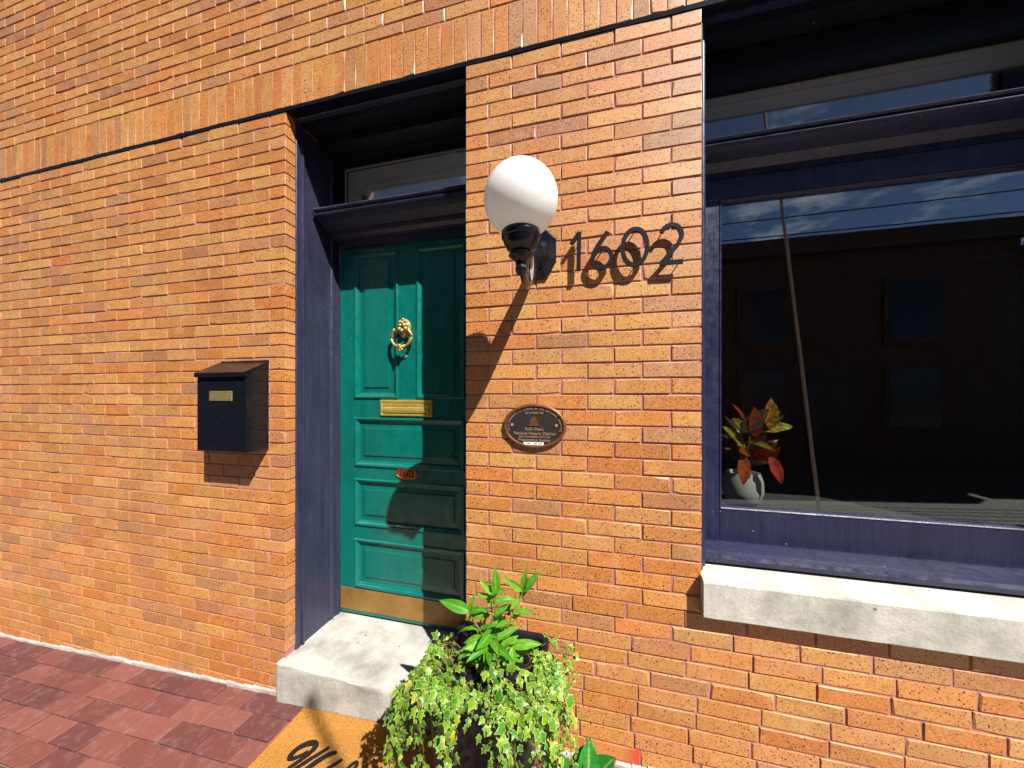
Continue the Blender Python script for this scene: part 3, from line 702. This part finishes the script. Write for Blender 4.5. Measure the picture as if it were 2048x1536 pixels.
mk('name_print', bm, M_BLACK, plaque)
for sx in (-1, 1):
    mk('rosette', lathe(bmesh.new(), [(.0065, -.0099), (.006, -.0125), (.0035, -.0135), (.002, -.012)], (pc[0] + sx*.094 - .002, 0, pc[1] + .004), 12, 'Y'), M_BRONZELET, plaque, True)

# ------------------------------------------------------------------ mailbox on the left pier
mb = thing('mailbox', (-1.825, 0, 1.262), 'black metal mailbox hung on the brick pier left of the door', 'mailbox')
bm = bmesh.new(); xs = (-1.985, -1.665)
prof = [(0, 1.268), (-.118, 1.268), (-.118, 1.66), (0, 1.715)]
for n_, inset in (('body', 0),): mk(n_, profile_x(bmesh.new(), prof, *xs), M_BLACK, mb)
mk('lid', profile_x(bmesh.new(), [(.0, 1.729), (.0, 1.7165), (-.118, 1.6615), (-.128, 1.640), (-.131, 1.640), (-.131, 1.662)], xs[0] - .004, xs[1] + .003), M_BLACK, mb)
mk('lid_hinge', tube(bmesh.new(), [(xs[0], -.003, 1.728), (xs[1], -.003, 1.728)], .004, 10), M_BLACK, mb)
mk('nameplate_frame', BX((-1.90, -.122, 1.52), (-1.75, -.1185, 1.57), .002, 1), M_BRASS, mb)

# ------------------------------------------------------------------ doormat
mat0 = Vector((-1.39, -.02, ground_z(-1.39)))
doormat = thing('doormat', (-.98, -.25, ground_z(-.98)), 'orange-brown coir doormat with black script lettering at the step', 'doormat')
bm = bmesh.new(); nx, ny = 90, 54; mx0, mx1, my0, my1 = -1.392, -.62, -.50, -.044
gridv = [[bm.verts.new((mx0 + (mx1-mx0)*i/nx + (random.gauss(0, .0018) if i in (0, nx) else 0), my0 + (my1-my0)*j/ny + (random.gauss(0, .0018) if j in (0, ny) else 0),
          ground_z(mx0 + (mx1-mx0)*i/nx) + .017 + random.gauss(0, .0005) - (.006 if i in (0, nx) or j in (0, ny) else 0))) for j in range(ny+1)] for i in range(nx+1)]
for i in range(nx):
    for j in range(ny): bm.faces.new((gridv[i][j], gridv[i+1][j], gridv[i+1][j+1], gridv[i][j+1]))
edge = [e for e in bm.edges if e.is_boundary]; ex_ = bmesh.ops.extrude_edge_only(bm, edges=edge)
for v in [g for g in ex_['geom'] if isinstance(g, bmesh.types.BMVert)]: v.co.z = ground_z(v.co.x) + .002
mk('pile', bm, M_COIR, doormat)
fv, ff = [], []
for i in range(26000):
    x, y = random.uniform(mx0, mx1), random.uniform(my0, my1); a = random.uniform(0, 6.28); l_ = random.uniform(.003, .007); z = ground_z(x) + .016
    dx_, dy_ = math.cos(a)*.0007, math.sin(a)*.0007; t_ = random.uniform(0, 6.28); k_ = random.uniform(.0, .004)
    fv += [(x-dx_, y-dy_, z), (x+dx_, y+dy_, z), (x + math.cos(t_)*k_, y + math.sin(t_)*k_, z + l_)]; ff.append((3*i, 3*i+1, 3*i+2))
og_ = origin(doormat); fm = bpy.data.meshes.new('fibres'); fm.from_pydata([tuple(Vector(v) - og_) for v in fv], [], ff)
tag(obj('fibres', fm, M_COIR, doormat), kind='stuff')
def script(pts, w0, w1, name='lettering'):
    ps = spline([(a, b) for a, b in pts], 8); n = len(ps)
    ws = [1.6*(w0 + (w1-w0)*math.sin(math.pi*i/(n-1))**1) for i in range(n)]
    bm = stroke(bmesh.new(), ps, ws, 0, 1)
    for v in bm.verts: v.co = Vector((v.co.x, v.co.z, ground_z(v.co.x) + .0165 + (.0062 if v.co.y < .5 else 0)))
    mk(name, bm, M_INK, doormat)
script([(-1.192, -.225), (-1.203, -.243), (-1.225, -.262), (-1.243, -.266), (-1.250, -.252), (-1.243, -.226), (-1.222, -.202), (-1.195, -.192), (-1.176, -.198), (-1.174, -.218), (-1.184, -.246), (-1.205, -.285), (-1.232, -.335), (-1.246, -.37)], .004, .014)
script([(-1.113, -.193), (-1.128, -.216), (-1.150, -.245), (-1.178, -.285), (-1.212, -.335), (-1.243, -.372)], .006, .009)
script([(-1.064, -.205), (-1.085, -.214), (-1.108, -.238), (-1.128, -.27), (-1.150, -.315), (-1.160, -.35), (-1.158, -.372)], .006, .013)
script([(-1.02, -.224), (-1.05, -.262), (-1.09, -.31), (-1.13, -.352), (-1.158, -.374)], .007, .008)
script([(-1.06, -.335), (-1.035, -.325), (-1.022, -.308), (-1.032, -.298), (-1.05, -.31), (-1.062, -.34), (-1.055, -.366), (-1.03, -.37), (-.995, -.335), (-.96, -.28), (-.945, -.235), (-.955, -.222), (-.97, -.24), (-.99, -.30), (-.995, -.35), (-.98, -.372), (-.955, -.36)], .004, .008)

# ------------------------------------------------------------------ planter
PX0, PX1, PY0, PY1, PZ = -.556, -.180, -.445, -.075, .605
gz = ground_z(-.37)
planter = thing('planter_box', (-.368, -.26, gz), 'tall black plastic planter box holding ivy beside the step', 'planter')
def rrect(x0, x1, y0, y1, r, n=5):
    out = []
    for cx_, cy_, a0 in ((x1-r, y1-r, 0), (x0+r, y1-r, 90), (x0+r, y0+r, 180), (x1-r, y0+r, 270)):
        out += [(cx_ + r*math.cos(R(a0 + 90*i/n)), cy_ + r*math.sin(R(a0 + 90*i/n))) for i in range(n+1)]
    return out
def loft(rows):
    bm = bmesh.new(); prev = None
    for ins, z, r in rows:
        ring = [bm.verts.new((x, y, z)) for x, y in rrect(PX0+ins, PX1-ins, PY0+ins, PY1-ins, r)]
        if prev:
            for i in range(len(ring)): bm.faces.new((prev[i], prev[(i+1) % len(ring)], ring[(i+1) % len(ring)], ring[i]))
        prev = ring
    bm.faces.new(prev); return bm
bm = loft([(.055, gz + .002, .02), (.020, PZ - .035, .03), (.016, PZ - .0345, .03)]); mk('body', bm, M_BLACKP, planter, True, 40)
bm = loft([(.018, PZ - .036, .03), (.002, PZ - .036, .032), (0, PZ - .032, .032), (0, PZ - .005, .032), (.003, PZ, .03), (.020, PZ, .026), (.024, PZ - .004, .024), (.032, PZ - .07, .022)])
bm.faces.ensure_lookup_table(); mk('rim', bm, M_BLACKP, planter, True, 40)
bm = bmesh.new(); n = 16
g = [[bm.verts.new((PX0 + .034 + (PX1-PX0-.068)*i/n, PY0 + .034 + (PY1-PY0-.068)*j/n, PZ - .06 + random.gauss(0, .004))) for j in range(n+1)] for i in range(n+1)]
for i in range(n):
    for j in range(n): bm.faces.new((g[i][j], g[i+1][j], g[i+1][j+1], g[i][j+1]))
mk('soil', bm, M_SOIL, planter)

# ------------------------------------------------------------------ foliage
def leaf_mesh(name, outline, mat, fold=.25, droop=.25, k=.62):
    """outline: right half from base to tip, (x, y); unit length; ring inside carries the rim value"""
    full = outline + [(-x, y) for x, y in outline[-2:0:-1]]
    bm = bmesh.new(); la = bm.verts.layers.float.new('rim')
    Z = lambda x, y: fold*abs(x) - droop*(y-.1)**2 + random.gauss(0, .012)
    cy_ = .42; out, inn = [], []
    for x, y in full:
        v = bm.verts.new((x, y, Z(x, y))); v[la] = 1.0; out.append(v)
        xi, yi = x*k, cy_ + (y-cy_)*k; v = bm.verts.new((xi, yi, Z(xi, yi))); v[la] = 0.12; inn.append(v)
    c = bm.verts.new((0, cy_, Z(0, cy_) - .02)); c[la] = 0
    n = len(full)
    for i in range(n):
        j = (i+1) % n; bm.faces.new((out[i], out[j], inn[j], inn[i])); bm.faces.new((inn[i], inn[j], c))
    me = bpy.data.meshes.new(name); bm.to_mesh(me); bm.free(); me.materials.append(mat)
    for p in me.polygons: p.use_smooth = True
    return me
ivyA = [(0, .05), (.20, -.08), (.40, .06), (.33, .24), (.56, .50), (.26, .56), (0, 1.0)]
ivyB = [(0, .04), (.24, -.05), (.36, .16), (.52, .40), (.28, .50), (.20, .70), (0, .95)]
ivyC = [(0, .05), (.16, -.06), (.34, .12), (.27, .30), (.44, .52), (.18, .62), (0, 1.05)]
IVY = [leaf_mesh('ivy_leaf', o_, M_IVY, f, d) for o_ in (ivyA, ivyB, ivyC) for f, d in ((.25, .3), (-.2, .5))]
def frame_mat(pos, tipdir, normal, size):
    y = tipdir.normalized(); z = (normal - y*normal.dot(y))
    if z.length < 1e-3: z = Vector((0, -1, .2))
    z.normalize(); x = y.cross(z)
    M = Matrix((x, y, z)).transposed().to_4x4(); M.translation = pos
    return M @ Matrix.Diagonal((size, size, size, 1))
def add_leaf(me, parent, pos, tip, nrm, size, name='leaf'):
    o = obj(name, me, None, parent); o.matrix_local = Matrix.Translation(-origin(parent)) @ frame_mat(Vector(pos), Vector(tip), Vector(nrm), size); return o
rv = lambda s: Vector((random.gauss(0, s), random.gauss(0, s), random.gauss(0, s)))
def vine(start, out, length, lift=.40, grav=.62, step=.013, spread=.09):
    p = Vector(start); d = (Vector(out)*1.0 + Vector((0, 0, lift))).normalized(); pts = [p.copy()]
    for i in range(int(length/step)):
        d = (d + Vector((0, 0, -grav*.45)) + rv(spread)).normalized(); p = p + d*step
        if PX0-.006 < p.x < PX1+.006 and PY0-.006 < p.y < PY1+.006 and p.z < PZ+.012:
            if p.z > PZ-.03: p.z = PZ + .014
            else: p.x += out[0]*.02; p.y += out[1]*.02
        pts.append(p.copy())
    return pts
def ivy(name, label, specs, seed):
    random.seed(seed); root = thing(name, (sum(s[0][0] for s in specs)/len(specs), sum(s[0][1] for s in specs)/len(specs), PZ), label, 'ivy', 'ivy plants in the planter')
    stems = bmesh.new(); cands = []
    for start, out, L in specs:
        pts = vine(start, out, L); tube(stems, pts[::2] + [pts[-1]], .0011, 5)
        o_ = Vector(out)
        for i in range(2, len(pts), 1):
            for rep in range(2 if random.random() < .75 else 1):
                side = rv(1).normalized(); q_ = pts[i] + side*random.uniform(.004, .024) + o_*.008
                tip = Vector((0, 0, -.75)) + o_*.35 + side*.8 + rv(.25); nrm = o_*.7 + Vector((.1, -.55, .55)) + rv(.35)
                size = (random.uniform(.015, .028) if random.random() < .65 else random.uniform(.027, .042)) * (1 - .35*i/len(pts)); cands.append((q_, tip, nrm, size))
    random.shuffle(cands)
    joined = bmesh.new(); joined.verts.layers.float.new('rim')
    for i, c_ in enumerate(cands):
        me = random.choice(IVY)
        if i < 300: add_leaf(me, root, *c_)
        else:
            t = bmesh.new(); t.from_mesh(me); t.transform(frame_mat(c_[0], c_[1], c_[2], c_[3])); join(joined, t)
    if joined.verts: tag(mk('small_leaves', joined, M_IVY, root, True, 180), kind='stuff')
    mk('stems', stems, M_STEM, root)
    return root
random.seed(3)
sl_, sr_ = [], []
for i in range(17): y = -.43 + .21*i/16; sl_.append(((PX0 + random.uniform(.02, .09), y, PZ - .01), Vector((-1, random.uniform(-.5, .15), 0)).normalized(), random.uniform(.12, .34)))
for i in range(10): x = PX0 + .0 + .13*i/9; sl_.append(((x, PY0 + random.uniform(.02, .10), PZ - .01), Vector((random.uniform(-.4, .3), -1, 0)).normalized(), random.uniform(.12, .38)))
sl_ += [((PX0 + .02, PY0 + .02, PZ), Vector((-1.0, -.3, .1)).normalized(), .46), ((PX0 + .03, PY0 + .04, PZ), Vector((-.7, -.9, .2)).normalized(), .44), ((PX0 + .02, PY0 + .05, PZ), Vector((-.85, -.5, 0)).normalized(), .40), ((PX0 + .02, PY0 + .15, PZ), Vector((-.95, -.25, 0)).normalized(), .36), ((PX0 + .06, PY0 + .03, PZ), Vector((-.6, -.8, 0)).normalized(), .42)]
for i in range(18): y = -.43 + .25*i/17; sr_.append(((PX1 - random.uniform(.01, .10), y, PZ - .01), Vector((1, random.uniform(-.5, .1), 0)).normalized(), random.uniform(.14, .42)))
for i in range(9): x = PX1 - .11 + .12*i/8; sr_.append(((x, PY0 + random.uniform(.02, .14), PZ - .01), Vector((random.uniform(-.2, .45), -1, 0)).normalized(), random.uniform(.14, .42)))
sr_ += [((PX1 - random.uniform(.03, .17), PY0 + random.uniform(.05, .26), PZ - .02), Vector((random.uniform(-.2, .6), random.uniform(-.8, .3), .5)).normalized(), random.uniform(.05, .10)) for i in range(12)]
sl_ += [((random.uniform(-.46, -.36), PY0 + random.uniform(.02, .10), PZ - .02), Vector((random.uniform(-.4, .4), -1, .4)).normalized(), random.uniform(.05, .15)) for i in range(9)]
sr_ += [((random.uniform(-.36, -.27), PY0 + random.uniform(.02, .12), PZ - .02), Vector((random.uniform(-.4, .4), -1, .4)).normalized(), random.uniform(.05, .14)) for i in range(8)]
sl_ += [((PX0 + random.uniform(.03, .14), PY0 + random.uniform(.04, .22), PZ - .02), Vector((random.uniform(-.6, .2), random.uniform(-.8, .2), .5)).normalized(), random.uniform(.05, .10)) for i in range(7)]
sr_ += [((PX1 - .02, PY1 - .12, PZ + .01), Vector((1.3, .05, .45)), .20), ((PX1 - .02, PY1 - .10, PZ + .02), Vector((.8, .1, 1.1)), .15), ((PX1 - .02, PY1 - .2, PZ + .01), Vector((.95, -.3, .3)), .12)]
ivy('ivy_plant', 'trailing variegated ivy spilling over the left side of the black planter', sl_, 11)
ivy('ivy_plant', 'trailing variegated ivy spilling over the right side of the black planter', sr_, 12)

def blade(name, w, mat, n=6, fold=.22, droop=.35, peak=.4):
    bm = bmesh.new(); rows = []; la = bm.verts.layers.float.new('rim')
    for i in range(n+1):
        t = i/n; ww = w * (math.sin(math.pi*t**(math.log(.5)/math.log(peak)))**.85 if 0 < t < 1 else .0) + (.012 if t == 0 else 0)
        zc = -droop*t*t*.6
        rows.append([bm.verts.new((s*ww, t, zc + fold*abs(s)*ww + (.02*math.sin(t*17 + 2*s) if s else 0) + random.gauss(0, .010))) for s in (-1, -.5, 0, .5, 1)])
        for v, s in zip(rows[-1], (1, .5, 0, .5, 1)): v[la] = s
    for a, b in zip(rows, rows[1:]):
        for k in range(4): bm.faces.new((a[k], a[k+1], b[k+1], b[k]))
    me = bpy.data.meshes.new(name); bm.to_mesh(me); bm.free(); me.materials.append(mat)
    for p in me.polygons: p.use_smooth = True
    return me
GL = [blade('leaf', .165, M_GREENLEAF, 8, .3, d, .36) for d in (.2, .5, .9)]
random.seed(21)
plant = thing('leafy_plant', (-.36, -.24, PZ - .05), 'tall green leafy plant rising from the middle of the black planter', 'plant')
def leafy_stem(pts, nodes, sizes, r=.0032, name='stem'):
    ps = spline(pts, 8); mk(name, tube(bmesh.new(), ps, [r*(1 - .55*i/(len(ps)-1)) for i in range(len(ps))], 7), M_STEM, plant)
    for k, (t, sz) in enumerate(zip(nodes, sizes)):
        i = min(int(t*(len(ps)-1)), len(ps)-1); p = ps[i]; d = (ps[min(i+1, len(ps)-1)] - ps[max(i-1, 0)]).normalized()
        az = (k % 2)*math.pi/2 + random.uniform(-.4, .4)
        for s in (0, math.pi):
            h = Vector((math.cos(az+s), -math.sin(az+s)*.8, 0)); tip = h + d*random.uniform(.1, .7)
            add_leaf(random.choice(GL), plant, p + h*.004, tip, Vector((0, -.35, 1)) + rv(.2), sz*random.uniform(.85, 1.15))
    return ps
b0 = (-.355, -.25, PZ - .06)
a = leafy_stem([b0, (-.365, -.24, .70), (-.372, -.23, .78), (-.362, -.215, .815)], (.18, .35, .50, .64, .80, .97), (.11, .11, .105, .095, .085, .07))
for tip, sz in (((.02, -.1, 1), .105), ((-.6, -.1, .5), .08)): add_leaf(GL[0], plant, a[-1], tip, (0.5, -1, .2), sz)
b_ = leafy_stem([(-.335, -.24, PZ - .06), (-.315, -.225, .70), (-.285, -.21, .78), (-.262, -.20, .835)], (.25, .45, .62, .82), (.09, .085, .075, .08))
for tip, sz in (((.55, -.1, .75), .10), ((.12, -.1, 1), .085), ((-.75, -.1, .45), .085)): add_leaf(GL[0], plant, b_[-1], tip, (-.3, -1, .4), sz)
c = leafy_stem([(-.37, -.25, PZ - .06), (-.40, -.25, .68), (-.445, -.245, .735), (-.455, -.24, .755)], (.45,), (.08,))
for tip, sz in (((-1, -.15, .35), .125), ((.6, -.2, .35), .075), ((.15, .1, 1), .06)): add_leaf(GL[1], plant, c[-1], tip, (-.2, -.8, .8), sz)
d_ = leafy_stem([(-.34, -.26, PZ - .06), (-.32, -.27, .64), (-.285, -.265, .675)], (.6,), (.06,))
for tip, sz in (((1, .0, .35), .10), ((.1, -.6, -.5), .075)): add_leaf(GL[1], plant, d_[-1], tip, (0, -.7, .8), sz)
for k in range(46):
    az = random.uniform(0, 6.28); h = Vector((math.cos(az), math.sin(az), 0)); p = Vector((-.36, -.26, random.uniform(.575, .70))) + h*random.uniform(.005, .035)
    add_leaf(random.choice(GL), plant, p, h + Vector((0, 0, random.uniform(-.5, .8))), Vector((0, -.4, 1)) + rv(.3), random.uniform(.06, .11))
mk('seed_head', lathe(bmesh.new(), [(.001, -.006), (.006, -.003), (.007, .001), (.004, .006), (.001, .007)], (-.315, -.20, .742), 10), m_simple('dry_flower', (.18, .02, .02), .8), plant, True)

# low broad-leaved plant at the wall foot
random.seed(5)
bp_ = thing('broad_leaf_plant', (-.06, -.17, ground_z(-.06)), 'low pot plant with broad glossy green leaves right of the planter', 'plant')
gzb = ground_z(-.06)
mk('pot', lathe(bmesh.new(), [(.035, gzb), (.048, gzb + .075), (.052, gzb + .076), (.052, gzb + .09), (.046, gzb + .09), (.042, gzb + .07)], (-.06, -.17, 0), 28), M_POLE, bp_, True)
BL = [blade('leaf', .34, M_BROAD, 10, .28, d, .42) for d in (.25, .6)]
for pos, tip, nrm, sz in (((-.105, -.19, .17), (-.55, -.15, .75), (.2, -.75, .7), .13), ((-.06, -.17, .16), (-.15, .05, 1), (-.8, -.6, .2), .105), ((-.035, -.18, .175), (.12, -.02, 1), (.2, -1, .35), .125),
                          ((-.02, -.17, .16), (.55, .05, .85), (-.5, -.6, .5), .13), ((-.08, -.2, .16), (-.2, -.9, .35), (0, -.3, 1), .1), ((-.03, -.2, .15), (.7, -.7, .25), (0, -.3, 1), .1)):
    add_leaf(random.choice(BL), bp_, pos, tip, nrm, sz)
    mk('leaf_stem', tube(bmesh.new(), [(-.06, -.17, gzb + .07), ((pos[0]-.06)/2, (pos[1]-.17)/2, (pos[2]+gzb+.07)/2), pos], .0025, 6), M_STEM, bp_)

# croton in a white pot behind the window
random.seed(9)
cr = thing('croton_plant', (.65, .36, 1.056), 'red and yellow leaved pot plant in white pot behind the window', 'plant')
mk('pot', lathe(bmesh.new(), [(.05, 1.056), (.07, 1.07), (.082, 1.11), (.080, 1.16), (.068, 1.195), (.063, 1.195), (.06, 1.18)], (.65, .36, 0), 32), M_POT, cr, True)
CL = [blade('leaf', w, M_CROTON, 8, .25, d, .45) for w, d in ((.17, .4), (.12, .7), (.2, .2))]
for k in range(28):
    az = random.uniform(0, 6.28); el = random.uniform(.05, 1.15); p = Vector((.67, .36, random.uniform(1.20, 1.40)))
    h = Vector((math.cos(az)*math.cos(el), math.sin(az)*math.cos(el)*.75, math.sin(el)))
    add_leaf(random.choice(CL), cr, p + h*.02, h, Vector((0, -.6, .8)) + rv(.3), random.uniform(.10, .17))
for pos, tip, sz in (((.62, .31, 1.38), (.75, -.1, .75), .16), ((.68, .31, 1.36), (.0, -.1, 1), .14), ((.74, .32, 1.40), (.1, 0, 1), .14), ((.62, .27, 1.29), (-.1, -.4, -1), .13), ((.72, .27, 1.29), (.3, -.4, -1), .12)):
    add_leaf(CL[2], cr, pos, tip, (0, -1, .3), sz)
mk('stem', tube(bmesh.new(), [(.65, .36, 1.17), (.67, .36, 1.3), (.68, .35, 1.40)], .005, 7), M_STEM, cr)

# ------------------------------------------------------------------ across the street
FY = -7.0
for k in range(7):
    x0 = -20 + k*5.6; hgt = 4.45 + (k*37 % 5)*.14
    rh = thing('row_house', (x0 + 2.8, FY, -.2), ('brick row house across the street, number %s from the left in the row' % ('one', 'two', 'three', 'four', 'five', 'six', 'seven')[k]), 'house', 'row houses across the street')
    mk('wall', BX((x0, FY - 6, -1.2), (x0 + 5.59, FY, hgt)), M_HOUSE, rh)
    mk('cornice', BX((x0 + .02, FY + .001, hgt - .3), (x0 + 5.57, FY + .25, hgt + .05)), M_HOUSE, rh)
    for wx in (.7, 3.4):
        for wz in (.8, 2.6):
            w_ = mk('window', BX((x0 + wx, FY + .001, wz), (x0 + wx + 1.0, FY + .07, wz + 1.35)), M_HOUSE, rh)
            mk('pane', BX((x0 + wx + .08, FY + .071, wz + .08), (x0 + wx + .92, FY + .08, wz + 1.27)), M_BLACK, w_)
    mk('door', BX((x0 + 2.05, FY + .001, -.3), (x0 + 2.95, FY + .06, 2.0)), M_BLACKNAVY, rh)
for k, z in enumerate((5.35, 5.15, 4.98, 4.8)):
    pts = [(-22 + 44*i/30, -6.3 + .12*k, z + .9*((i-15)/15)**2 - .012*i*(k+1)) for i in range(31)]
    base_first('overhead_wire', tube(bmesh.new(), pts, .012, 6), M_BLACK, pts[15], 'black overhead wire strung along the street, %s of four' % ('highest', 'second', 'third', 'lowest')[k], 'wire', 'overhead wires')
pb = Vector((2.16, -2.2, ground_z(2.16) - .01)); pt = Vector((2.09, -3.12, 5.28))
sp = thing('street_pole', pb, 'slim grey steel pole leaning over the kerb, its shadow on the mat', 'pole')
mk('shaft', tube(bmesh.new(), [pb + (pt-pb)*i/6 for i in range(7)], .016, 12), M_POLE, sp, True)
mk('cap', lathe(bmesh.new(), [(.024, 5.27), (.024, 5.30), (.01, 5.31)], (pt.x, pt.y, 0), 12), M_POLE, sp, True)
mk('base_plate', lathe(bmesh.new(), [(.09, pb.z), (.09, pb.z + .03), (.05, pb.z + .04)], (pb.x, pb.y, 0), 16), M_POLE, sp)
